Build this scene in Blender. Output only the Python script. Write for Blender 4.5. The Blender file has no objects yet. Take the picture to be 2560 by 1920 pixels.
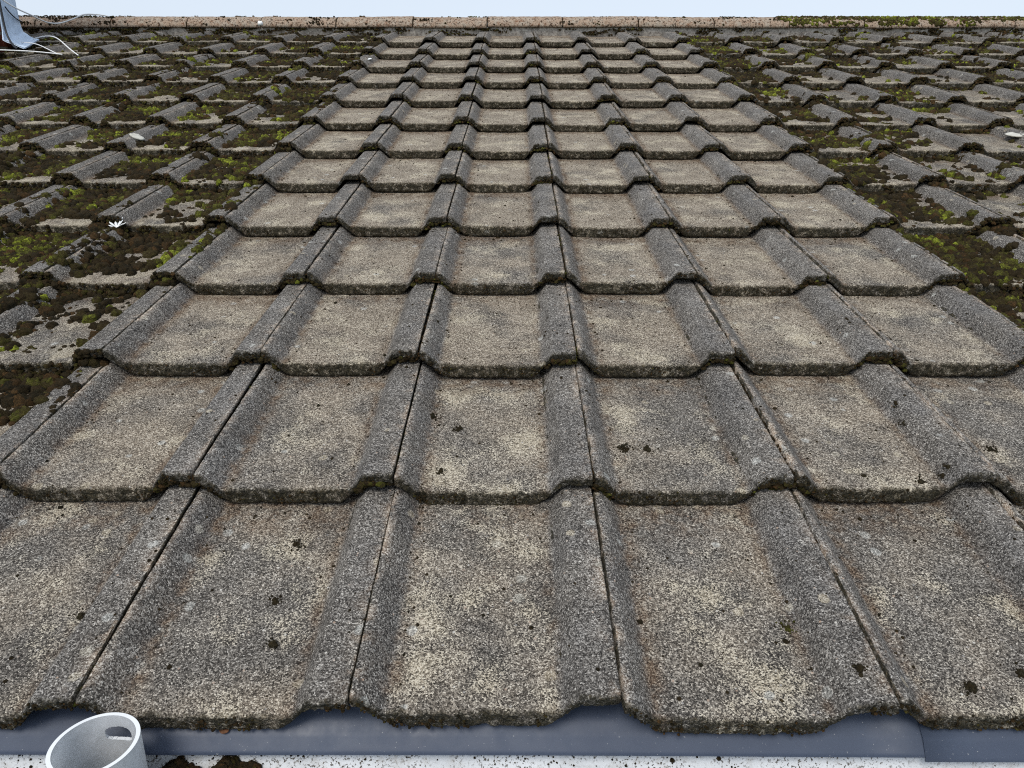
import bpy, math, random
import numpy as np
from mathutils import Matrix, Vector

D = bpy.data
scene = bpy.context.scene
COL = scene.collection
R = math.radians

# ------------------------------------------------------------------ camera
PITCH = R(18.0)                                   # pitch of the roof
M = Matrix.Rotation(PITCH, 4, 'X')                # roof frame (x along eaves, y up the slope) -> world
def rp(x, y, z): return M @ Vector((x, y, z))

CAMPOS = (0.17591, -0.42737, 0.71939)             # in the roof frame
TH, RO, YA, FPX = 0.61189, -0.00139, 0.00165, 1765.0
cy_, sy_ = math.cos(YA), math.sin(YA)
right = Vector((cy_, sy_, 0)); fh = Vector((-sy_, cy_, 0)); zz = Vector((0, 0, 1))
fwd = fh * math.cos(TH) - zz * math.sin(TH)
up = fh * math.sin(TH) + zz * math.cos(TH)
rr = right * math.cos(RO) - up * math.sin(RO)
uu = right * math.sin(RO) + up * math.cos(RO)
cam_d = D.cameras.new('camera'); cam = D.objects.new('camera', cam_d); COL.objects.link(cam)
mat3 = Matrix((rr, uu, -fwd)).transposed().to_4x4()
cam.matrix_world = M @ (Matrix.Translation(CAMPOS) @ mat3)
cam_d.sensor_width = 36.0; cam_d.lens = 36.0 * FPX / 2560.0
cam_d.clip_start = 0.02; cam_d.clip_end = 3000.0
scene.camera = cam

# ------------------------------------------------------------------ world, sun, exposure
SUN_EL, SUN_AZ = R(52), R(200)
w = D.worlds.new('World'); scene.world = w; w.use_nodes = True
nt = w.node_tree; nt.nodes.clear()
o_ = nt.nodes.new('ShaderNodeOutputWorld'); bg = nt.nodes.new('ShaderNodeBackground')
sky = nt.nodes.new('ShaderNodeTexSky'); sky.sky_type = 'NISHITA'; sky.sun_disc = False
sky.sun_elevation = SUN_EL; sky.sun_rotation = SUN_AZ
sky.air_density = 1.0; sky.dust_density = 3.0; sky.ozone_density = 1.5; sky.altitude = 50
hsv = nt.nodes.new('ShaderNodeHueSaturation'); hsv.inputs['Saturation'].default_value = 0.55
mixw = nt.nodes.new('ShaderNodeMixRGB'); mixw.inputs[0].default_value = 0.55
mixw.inputs[2].default_value = (7.0, 7.9, 9.0, 1)        # thin high cloud: one even pale veil
nt.links.new(sky.outputs[0], hsv.inputs['Color']); nt.links.new(hsv.outputs[0], mixw.inputs[1])
nt.links.new(mixw.outputs[0], bg.inputs[0]); bg.inputs[1].default_value = 0.10
nt.links.new(bg.outputs[0], o_.inputs[0])
sd = D.lights.new('sun', 'SUN'); sd.energy = 1.5; sd.angle = R(22); sd.color = (1.0, 0.94, 0.85)
so = D.objects.new('sun', sd); COL.objects.link(so)
sv = Vector((math.sin(SUN_AZ) * math.cos(SUN_EL), math.cos(SUN_AZ) * math.cos(SUN_EL), math.sin(SUN_EL)))
so.rotation_euler = sv.to_track_quat('Z', 'Y').to_euler(); so.location = (0, -3, 8)
vs = scene.view_settings
vs.view_transform = 'Standard'; vs.look = 'None'; vs.exposure = 0.46; vs.gamma = 1.0; vs.use_curve_mapping = False
scene.render.engine = 'CYCLES'
scene.cycles.use_denoising = False
scene.cycles.pixel_filter_type = 'BLACKMAN_HARRIS'; scene.cycles.filter_width = 1.1
scene.cycles.max_bounces = 6; scene.cycles.diffuse_bounces = 3

rng = np.random.default_rng(7)
random.seed(7)

# ------------------------------------------------------------------ helpers
def tag(o, label=None, cat=None, group=None, kind=None):
    if label: o['label'] = label
    if cat: o['category'] = cat
    if group: o['group'] = group
    if kind: o['kind'] = kind
    return o

def mesh_np(name, V, F, mats, smooth=True, attrs=None, fmat=None):
    """V (n,3); F list of arrays (m,k) of quads/tris"""
    me = D.meshes.new(name)
    V = np.ascontiguousarray(V, dtype=np.float32)
    me.vertices.add(len(V)); me.vertices.foreach_set('co', V.ravel())
    Fs = [np.asarray(f, dtype=np.int32) for f in F if len(f)]
    loops = np.concatenate([f.ravel() for f in Fs])
    tot = np.concatenate([np.full(len(f), f.shape[1], np.int32) for f in Fs])
    st = np.concatenate([[0], np.cumsum(tot)[:-1]]).astype(np.int32)
    me.loops.add(len(loops)); me.loops.foreach_set('vertex_index', loops)
    me.polygons.add(len(tot)); me.polygons.foreach_set('loop_start', st)
    try: me.polygons.foreach_set('loop_total', tot)
    except Exception: pass
    if smooth: me.polygons.foreach_set('use_smooth', np.ones(len(tot), bool))
    for m in (mats if isinstance(mats, (list, tuple)) else [mats]): me.materials.append(m)
    if fmat is not None: me.polygons.foreach_set('material_index', fmat)
    for k, a in (attrs or {}).items():
        a = np.asarray(a, np.float32)
        if a.ndim == 1:
            at = me.attributes.new(k, 'FLOAT', 'POINT'); at.data.foreach_set('value', a)
        else:
            at = me.attributes.new(k, 'FLOAT_COLOR', 'POINT')
            c = np.ones((len(a), 4), np.float32); c[:, :3] = a; at.data.foreach_set('color', c.ravel())
    me.update(calc_edges=True); me.validate()
    return me

def link(name, me, parent=None, mw=None):
    o = D.objects.new(name, me); COL.objects.link(o)
    if parent is not None: o.parent = parent
    if mw is not None: o.matrix_world = mw
    return o

def smoothstep(a, b, x):
    t = np.clip((x - a) / (b - a), 0, 1); return t * t * (3 - 2 * t)

_perm = np.random.default_rng(3).permutation(4096).astype(np.int64)
_val = np.random.default_rng(4).random(4096)
def _h(i, j, s): return _val[_perm[(_perm[(i + s * 131) & 4095] + j) & 4095]]
def vnoise(x, y, s=0):
    xi = np.floor(x).astype(np.int64); yi = np.floor(y).astype(np.int64)
    fx = x - xi; fy = y - yi
    fx = fx * fx * (3 - 2 * fx); fy = fy * fy * (3 - 2 * fy)
    a = _h(xi, yi, s); b = _h(xi + 1, yi, s); c = _h(xi, yi + 1, s); d = _h(xi + 1, yi + 1, s)
    return (a + (b - a) * fx) + ((c + (d - c) * fx) - (a + (b - a) * fx)) * fy
def fbm(x, y, s=0, n=4):
    v = 0; a = 0.5; t = 0
    for k in range(n):
        v = v + a * vnoise(x, y, s + k * 7); t += a; a *= .5; x = x * 2.03 + 5.1; y = y * 2.03 + 1.7
    return v / t

# ------------------------------------------------------------------ materials
class NT:
    def __init__(s, name):
        s.m = D.materials.new(name); s.m.use_nodes = True; s.t = s.m.node_tree; s.t.nodes.clear()
        s.out = s.n('ShaderNodeOutputMaterial'); s.b = s.n('ShaderNodeBsdfPrincipled')
        s.l(s.b.outputs[0], s.out.inputs[0])
    def n(s, t, **k):
        x = s.t.nodes.new(t)
        for a, v in k.items(): setattr(x, a, v)
        return x
    def l(s, a, b): s.t.links.new(a, b)
    def put(s, sock, v):
        if isinstance(v, (int, float)): sock.default_value = v
        elif isinstance(v, (tuple, list)): sock.default_value = tuple(v) + ((1,) if len(v) == 3 and sock.type == 'RGBA' else ())
        else: s.l(v, sock)
    def noise(s, vec, scale, detail=3, rough=.55, dist=0):
        x = s.n('ShaderNodeTexNoise'); s.l(vec, x.inputs['Vector']); x.inputs['Scale'].default_value = scale
        x.inputs['Detail'].default_value = detail; x.inputs['Roughness'].default_value = rough; x.inputs['Distortion'].default_value = dist
        return x.outputs['Fac']
    def vor(s, vec, scale, feature='F1'):
        x = s.n('ShaderNodeTexVoronoi'); x.feature = feature; s.l(vec, x.inputs['Vector']); x.inputs['Scale'].default_value = scale
        return x
    def ramp(s, fac, stops, interp='LINEAR'):
        x = s.n('ShaderNodeValToRGB'); s.put(x.inputs[0], fac); cr = x.color_ramp; cr.interpolation = interp
        while len(cr.elements) < len(stops): cr.elements.new(0.5)
        for e, (p, c) in zip(cr.elements, stops):
            e.position = p; e.color = (c, c, c, 1) if isinstance(c, (int, float)) else tuple(c) + (1,)
        return x.outputs[0]
    def mix(s, f, a, b, blend='MIX'):
        x = s.n('ShaderNodeMixRGB', blend_type=blend); s.put(x.inputs[0], f); s.put(x.inputs[1], a); s.put(x.inputs[2], b)
        return x.outputs[0]
    def math(s, op, a, b=0.0, c=None, clamp=False):
        x = s.n('ShaderNodeMath', operation=op, use_clamp=clamp); s.put(x.inputs[0], a); s.put(x.inputs[1], b)
        if c is not None: s.put(x.inputs[2], c)
        return x.outputs[0]
    def attr(s, name, out='Fac'):
        x = s.n('ShaderNodeAttribute'); x.attribute_name = name; return x.outputs[out]
    def bump(s, h, strength, dist):
        x = s.n('ShaderNodeBump'); x.inputs['Strength'].default_value = strength; x.inputs['Distance'].default_value = dist
        s.l(h, x.inputs['Height']); s.l(x.outputs[0], s.b.inputs['Normal']); return x
    def fin(s, col, rough=.9, spec=.2):
        s.put(s.b.inputs['Base Color'], col); s.put(s.b.inputs['Roughness'], rough); s.b.inputs['Specular IOR Level'].default_value = spec
        return s.m

def tile_material():
    t = NT('weathered_concrete')
    tc = t.n('ShaderNodeTexCoord'); oi = t.n('ShaderNodeObjectInfo')
    off = t.n('ShaderNodeVectorMath', operation='SCALE'); off.inputs[0].default_value = (17.3, 31.7, 23.1); t.l(oi.outputs['Random'], off.inputs['Scale'])
    ad = t.n('ShaderNodeVectorMath', operation='ADD'); t.l(tc.outputs['Object'], ad.inputs[0]); t.l(off.outputs[0], ad.inputs[1])
    V = ad.outputs[0]
    sep = t.n('ShaderNodeSeparateColor'); t.l(oi.outputs['Color'], sep.inputs[0])
    LICH, GREY, DIRT = sep.outputs[0], sep.outputs[1], sep.outputs[2]
    pan, nose, foot, joint = t.attr('pan'), t.attr('nose'), t.attr('foot'), t.attr('joint')
    # sand grains
    v1 = t.vor(V, 580); v2 = t.vor(V, 1050)
    s1 = t.n('ShaderNodeSeparateColor'); t.l(v1.outputs['Color'], s1.inputs[0])
    s2 = t.n('ShaderNodeSeparateColor'); t.l(v2.outputs['Color'], s2.inputs[0])
    g = t.math('ADD', t.math('MULTIPLY', s1.outputs[0], .62), t.math('MULTIPLY', s2.outputs[0], .38))
    big = t.noise(V, 14, 5, .6)
    g = t.math('ADD', g, t.math('MULTIPLY', t.math('SUBTRACT', big, .5), .35))
    grey = t.ramp(g, [(0.14, (.020, .018, .016)), (.32, (.064, .058, .051)), (.5, (.122, .111, .098)), (.66, (.205, .189, .168)), (.80, (.34, .318, .285)), (.94, (.62, .59, .54))])
    tan = t.ramp(g, [(0.12, (.050, .039, .028)), (.3, (.120, .097, .072)), (.5, (.232, .192, .146)), (.68, (.37, .315, .245)), (.9, (.62, .56, .46))])
    cream = t.ramp(g, [(0.1, (.085, .07, .042)), (.3, (.26, .222, .160)), (.5, (.42, .365, .270)), (.85, (.64, .585, .475))])
    # buff wash over the pans where the sand coat has worn
    gj = t.math('MULTIPLY', t.math('SUBTRACT', g, .5), .30)
    wm = t.math('ADD', t.noise(V, 7, 4, .55), t.math('MULTIPLY', gj, .45))
    wash = t.math('MULTIPLY', pan, t.ramp(t.math('ADD', wm, t.math('MULTIPLY', t.math('SUBTRACT', LICH, .5), .45)), [(.28, 0.0), (.54, .88)]))
    c = t.mix(wash, grey, tan)
    # cream lichen: broad soft blotches that thin out grain by grain
    lm = t.math('ADD', t.noise(V, 12, 3, .5), t.math('MULTIPLY', t.noise(V, 38, 3, .6), .22))
    lm = t.math('ADD', lm, gj)
    lich = t.math('MULTIPLY', t.math('MAXIMUM', pan, t.math('MULTIPLY', joint, .55)), t.ramp(t.math('ADD', lm, t.math('MULTIPLY', t.math('SUBTRACT', LICH, .5), .10)), [(.66, 0.0), (.80, .85)]))
    c = t.mix(lich, c, cream)
    sxyz = t.n('ShaderNodeSeparateXYZ'); t.l(tc.outputs['Object'], sxyz.inputs[0])
    low = t.ramp(sxyz.outputs[1], [(.02, 1.0), (.11, 0.0)])
    low = t.math('MULTIPLY', low, t.math('MULTIPLY', t.math('SUBTRACT', .96, GREY), 15.0, clamp=True))
    lb = t.math('MULTIPLY', t.math('MULTIPLY', pan, low), t.ramp(t.math('ADD', t.noise(V, 13, 5, .65, .5), t.math('MULTIPLY', LICH, .1)), [(.50, 0.0), (.60, .85)]))
    c = t.mix(lb, c, cream)
    # peach lichen beside the joints
    pm = t.math('MULTIPLY', joint, t.ramp(t.noise(V, 26, 5, .65, .5), [(.46, 0.0), (.58, .85)]))
    c = t.mix(pm, c, t.ramp(g, [(.1, (.17, .11, .07)), (.45, (.50, .38, .28)), (.85, (.78, .69, .57))]))
    # bluish grey wear on the rolls
    rm = t.math('MULTIPLY', t.math('SUBTRACT', 1.0, pan), t.ramp(t.noise(V, 8, 4, .5), [(.4, .1), (.65, .55)]))
    c = t.mix(rm, c, t.ramp(g, [(.15, (.024, .023, .023)), (.4, (.077, .075, .075)), (.6, (.145, .141, .139)), (.84, (.33, .32, .31))]))
    v3 = t.vor(V, 30); col3 = t.n('ShaderNodeSeparateColor'); t.l(v3.outputs['Color'], col3.inputs[0])
    spot = t.math('MULTIPLY', t.ramp(t.math('ADD', v3.outputs['Distance'], t.math('MULTIPLY', t.noise(V, 130, 3, .6), .16)), [(.27, 1.0), (.33, 0.0)]), t.ramp(col3.outputs[0], [(.80, 0.0), (.81, .75)]))
    c = t.mix(t.math('MULTIPLY', spot, .8), c, t.mix(t.ramp(col3.outputs[1], [(.45, 0.0), (.55, 1.0)]), cream, t.ramp(g, [(.1, (.13, .13, .12)), (.5, (.42, .42, .39)), (.85, (.70, .70, .66))])))
    v4 = t.vor(V, 170); col4 = t.n('ShaderNodeSeparateColor'); t.l(v4.outputs['Color'], col4.inputs[0])
    peb = t.math('MULTIPLY', t.ramp(v4.outputs['Distance'], [(.22, 1.0), (.30, 0.0)]), t.ramp(col4.outputs[0], [(.93, 0.0), (.935, .8)]))
    c = t.mix(peb, c, t.ramp(col4.outputs[1], [(.2, (.62, .60, .55)), (.5, (.42, .30, .22)), (.8, (.30, .29, .28))]))
    # brown grime along the foot of the rolls and the head of the tile
    dm = t.math('MULTIPLY', foot, t.ramp(t.math('ADD', t.noise(V, 34, 6, .7), t.math('MULTIPLY', t.math('SUBTRACT', DIRT, .5), .3)), [(.40, 0.0), (.60, .85)]))
    c = t.mix(dm, c, t.ramp(g, [(.1, (.02, .013, .008)), (.5, (.105, .066, .042)), (.9, (.30, .23, .16))]))
    # dark specks and clots
    sp = t.ramp(t.noise(V, 150, 4, .7), [(.635, 0.0), (.68, .9)])
    c = t.mix(t.math('MULTIPLY', sp, t.math('ADD', .25, t.math('MULTIPLY', DIRT, .8))), c, (.022, .017, .012))
    # greyer tiles
    c = t.mix(t.math('SUBTRACT', 1.0, GREY), c, (.0, .0, .0))
    # algae on the nose edge
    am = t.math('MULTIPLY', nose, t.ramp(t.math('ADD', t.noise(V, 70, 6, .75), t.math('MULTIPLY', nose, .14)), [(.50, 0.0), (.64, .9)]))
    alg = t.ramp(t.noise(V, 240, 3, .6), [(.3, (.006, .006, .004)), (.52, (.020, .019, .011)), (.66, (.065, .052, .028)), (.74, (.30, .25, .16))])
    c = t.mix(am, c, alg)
    h = t.math('ADD', t.math('MULTIPLY', t.math('SUBTRACT', 1.0, v1.outputs['Distance']), .6), t.math('MULTIPLY', t.math('SUBTRACT', 1.0, v2.outputs['Distance']), .3))
    h = t.math('ADD', h, t.math('MULTIPLY', g, .5))
    h = t.math('ADD', h, t.math('MULTIPLY', t.noise(V, 140, 5, .7), 1.4))
    t.bump(h, .9, .0016)
    return t.fin(c, .92, .15)

def moss_material():
    t = NT('moss')
    tc = t.n('ShaderNodeTexCoord'); V = tc.outputs['Object']
    col = t.attr('tint', 'Color')
    n1 = t.noise(V, 420, 4, .7); n2 = t.noise(V, 130, 4, .6)
    c = t.mix(1.0, col, t.ramp(n1, [(.28, .25), (.5, .9), (.72, 1.9)]), 'MULTIPLY')
    c = t.mix(t.ramp(n2, [(.42, .75), (.6, 0.0)]), c, (.030, .021, .010))
    t.bump(t.math('ADD', n1, n2), 1.0, .004)
    return t.fin(c, .95, .1)

def ridge_material():
    t = NT('ridge_concrete')
    tc = t.n('ShaderNodeTexCoord'); oi = t.n('ShaderNodeObjectInfo')
    off = t.n('ShaderNodeVectorMath', operation='SCALE'); off.inputs[0].default_value = (13.3, 11.7, 29.1); t.l(oi.outputs['Random'], off.inputs['Scale'])
    ad = t.n('ShaderNodeVectorMath', operation='ADD'); t.l(tc.outputs['Object'], ad.inputs[0]); t.l(off.outputs[0], ad.inputs[1]); V = ad.outputs[0]
    g = t.noise(V, 300, 4, .7)
    c = t.ramp(g, [(.3, (.17, .115, .08)), (.5, (.36, .265, .195)), (.7, (.56, .46, .37))])
    c = t.mix(t.ramp(t.noise(V, 22, 5, .65), [(.45, 0.0), (.62, .7)]), c, (.40, .36, .30))
    c = t.mix(t.ramp(t.noise(V, 75, 5, .7), [(.53, 0.0), (.59, .92)]), c, (.045, .027, .017))
    c = t.mix(t.ramp(t.noise(V, 40, 5, .7), [(.57, 0.0), (.64, .75)]), c, (.17, .075, .035))
    t.bump(t.math('ADD', g, t.noise(V, 60, 5, .7)), .9, .006)
    return t.fin(c, .93, .12)

def mortar_material():
    t = NT('bedding_mortar'); V = t.n('ShaderNodeTexCoord').outputs['Object']
    n = t.noise(V, 60, 6, .75)
    c = t.ramp(n, [(.30, (.08, .065, .05)), (.44, (.30, .275, .25)), (.64, (.55, .52, .47))])
    t.bump(n, .5, .004)
    return t.fin(c, .95, .1)

def plain(name, col, rough=.5, spec=.4, n_amt=.12, scale=30, bump=.0):
    t = NT(name); V = t.n('ShaderNodeTexCoord').outputs['Object']
    n = t.noise(V, scale, 5, .6)
    dk = tuple(x * (1 - n_amt) for x in col); lt = tuple(min(1, x * (1 + n_amt)) for x in col)
    if bump: t.bump(n, .5, bump)
    return t.fin(t.ramp(n, [(.3, dk), (.7, lt)]), rough, spec)

MT = tile_material(); MMOSS = moss_material(); MRIDGE = ridge_material(); MMORT = mortar_material()

def gutter_material():
    t = NT('white_gutter_plastic'); V = t.n('ShaderNodeTexCoord').outputs['Object']
    c = t.ramp(t.noise(V, 18, 5, .6), [(.3, (.52, .55, .58)), (.7, (.66, .69, .72))])
    sp = t.math('MULTIPLY', t.ramp(t.noise(V, 330, 3, .65), [(.555, 0.0), (.60, .95)]), t.ramp(t.noise(V, 20, 4, .6), [(.40, .15), (.56, 1.0)]))
    c = t.mix(sp, c, (.05, .038, .024))
    c = t.mix(t.ramp(t.noise(V, 55, 5, .7), [(.5, 0.0), (.75, .5)]), c, (.30, .27, .22))
    return t.fin(c, .45, .4)
MGUT = gutter_material()

def tray_material():
    t = NT('slate_blue_plastic'); V = t.n('ShaderNodeTexCoord').outputs['Object']
    c = t.ramp(t.noise(V, 9, 4, .6), [(.3, (.043, .056, .088)), (.7, (.056, .072, .108))])
    c = t.mix(t.ramp(t.noise(V, 420, 2, .5), [(.72, 0.0), (.75, .6)]), c, (.35, .36, .36))
    return t.fin(c, t.ramp(t.noise(V, 40, 4, .6), [(.3, .42), (.7, .6)]), .35)
MTRAY = tray_material()

def lead_material():
    t = NT('lead'); V = t.n('ShaderNodeTexCoord').outputs['Object']
    n = t.noise(V, 11, 6, .65, .5)
    c = t.ramp(n, [(.3, (.38, .48, .62)), (.5, (.50, .61, .76)), (.7, (.60, .70, .84))])
    c = t.mix(t.ramp(t.noise(V, 35, 5, .7), [(.58, 0.0), (.68, .5)]), c, (.16, .16, .15))
    t.bump(n, .3, .02)
    return t.fin(c, .6, .4)
MLEAD = lead_material()

def brick_material():
    t = NT('red_brick'); tc = t.n('ShaderNodeTexCoord'); V = tc.outputs['Object']
    sx = t.n('ShaderNodeSeparateXYZ'); t.l(V, sx.inputs[0])
    cb = t.n('ShaderNodeCombineXYZ'); t.l(t.math('ADD', sx.outputs[0], sx.outputs[1]), cb.inputs[0]); t.l(sx.outputs[2], cb.inputs[1])
    b = t.n('ShaderNodeTexBrick'); t.l(cb.outputs[0], b.inputs['Vector']); b.inputs['Scale'].default_value = 1.0
    b.inputs['Brick Width'].default_value = .225; b.inputs['Row Height'].default_value = .075; b.inputs['Mortar Size'].default_value = .008
    b.inputs['Color1'].default_value = (.22, .062, .038, 1); b.inputs['Color2'].default_value = (.13, .045, .032, 1); b.inputs['Mortar'].default_value = (.27, .24, .20, 1)
    c = t.mix(.5, b.outputs['Color'], t.ramp(t.noise(V, 60, 5, .7), [(.3, .25), (.7, 1.4)]), 'MULTIPLY')
    t.bump(t.math('SUBTRACT', t.noise(V, 90, 4, .7), b.outputs['Fac']), .8, .006)
    return t.fin(c, .9, .15)
MBRICK = brick_material()

def nozzle_material():
    t = NT('cloudy_plastic'); V = t.n('ShaderNodeTexCoord').outputs['Object']
    n = t.noise(V, 40, 5, .65)
    c = t.ramp(n, [(.3, (.60, .62, .64)), (.6, (.74, .76, .78)), (.75, (.86, .88, .90))])
    c = t.mix(t.ramp(t.noise(V, 300, 2, .6), [(.68, 0.0), (.73, .6)]), c, (.8, .8, .8))
    m = t.fin(c, .35, .45)
    tr = t.n('ShaderNodeBsdfTranslucent'); t.l(c, tr.inputs[0])
    mx = t.n('ShaderNodeMixShader'); mx.inputs[0].default_value = .48
    t.l(t.b.outputs[0], mx.inputs[1]); t.l(tr.outputs[0], mx.inputs[2]); t.l(mx.outputs[0], t.out.inputs[0])
    return m
MNOZ = nozzle_material()
MRIM = plain('cut_plastic_edge', (.70, .72, .74), .4, .4, .04)
MWHITE = plain('white_matter', (.78, .80, .80), .8, .2, .08, 120)
MWCAB = plain('white_cable_sheath', (.74, .75, .76), .5, .4, .06)
MBCAB = plain('black_cable_sheath', (.015, .016, .02), .5, .4, .1)
MPALE = plain('pale_stone', (.50, .49, .44), .85, .2, .12, 40, .004)
MLEAF = plain('dead_leaf', (.13, .062, .032), .8, .2, .4, 150)
MUNDER = plain('light_block_black', (.02, .02, .02), .95, .1, .2)  # black for the added sheet that stops light under the tiles
MGND = plain('lawn_green', (.06, .09, .03), .95, .1, .3, 3)

# ------------------------------------------------------------------ setting below and behind the tiles
EAVE_DROP = 2.6
me = mesh_np('ground', np.array([[-400, -400, 0], [400, -400, 0], [400, 400, 0], [-400, 400, 0]]), [[[0, 1, 2, 3]]], MGND, False)
g = link('ground', me, mw=Matrix.Translation((0, 0, -EAVE_DROP))); tag(g, kind='structure')
RIDGE_Y = 4.78
ridge_w = rp(0, RIDGE_Y, -.10)
eave_w = rp(0, .06, -.10)
a, b = eave_w, ridge_w
X0, X1 = -4.6, 5.2
Vd = [(X0, a.y, a.z), (X1, a.y, a.z), (X1, b.y, b.z), (X0, b.y, b.z), (X1, 2 * b.y - a.y, a.z), (X0, 2 * b.y - a.y, a.z)]
Vd = Vd + [(x, y, z - .03) for x, y, z in Vd]
me = mesh_np('light_block_underlay', np.array(Vd), [[[0, 1, 2, 3], [3, 2, 4, 5], [9, 8, 7, 6], [11, 10, 8, 9], [0, 6, 7, 1], [5, 4, 10, 11]]], MUNDER, False)
tag(link('light_block_underlay', me), kind='structure')  # unseen sheet added beneath the tiles to block light through their gaps

# ------------------------------------------------------------------ roof tiles
W = 0.300
YS = [0.0, 0.3484, 0.6957, 1.04, 1.3843, 1.7283, 2.072, 2.416, 2.7611, 3.107, 3.4528, 3.7985, 4.144, 4.489]
ZS = [-0.0012, 0.0076, 0.0051, 0.0, -0.003, -0.0039, -0.0062, -0.0062, -0.0022, 0.0008, 0.0014, 0.0021, 0.0056, .0056]
HR = 0.0268
STEP = 0.0315
NCOURSE = 13
_xs = np.linspace(-0.03, 0.34, 3701)
def _base(x):
    z = np.interp(x, [-.03, .004, .010, .034, .232, .2505, .34], [.0262, .0262, .0254, .0, .0, .0262, .0272])
    return z
_k = np.exp(-0.5 * (np.arange(-90, 91) / 15.0) ** 2); _k /= _k.sum()
_zb = np.convolve(np.pad(_base(_xs), 90, mode='edge'), _k, mode='valid')
_zb = _zb - .0012 * np.clip(1 - ((_xs - .135) / .085) ** 2, 0, 1)
def prof(x): return np.interp(x, _xs, _zb)
def prof_full(x):
    """with the tucked-under flange left of the joint"""
    z = prof(x)
    return np.where(x < -.001, .0075, z - .0)
_lo = np.interp(_xs, [-.03, .002, .046, .214, .2495, .34], [.0085, .0085, -.0305, -.0305, .0085, .0085])
_k2 = np.exp(-0.5 * (np.arange(-150, 151) / 45.0) ** 2); _k2 /= _k2.sum()
_lo = np.convolve(np.pad(_lo, 150, mode='edge'), _k2, mode='valid')
def thick(x):
    p = np.clip(prof(x) / .025, 0, 1)
    t = prof(x) - np.interp(x, _xs, _lo)
    return np.where(x < -.001, .006, t)

TILE = {}
def tile_frame(i, k):
    """matrix (roof frame) of tile in course i (0-based), column k, with small laying errors"""
    if (i, k) in TILE: return TILE[(i, k)]
    r = np.random.default_rng(1000 + i * 97 + k * 7 + 50)
    tilt = (STEP + (ZS[i] - ZS[i + 1])) / (YS[i + 1] - YS[i])
    dz = r.normal(0, .0014); dy = r.normal(0, .0024); dx = r.normal(0, .0008)
    m = Matrix.Translation((k * W + dx, YS[i] + dy, ZS[i] - HR + dz)) @ Matrix.Rotation(r.normal(0, .0022), 4, 'Z') @ Matrix.Rotation(-math.atan(tilt) + r.normal(0, .0012), 4, 'X') @ Matrix.Rotation(r.normal(0, .003), 4, 'Y')
    TILE[(i, k)] = m
    return m

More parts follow.
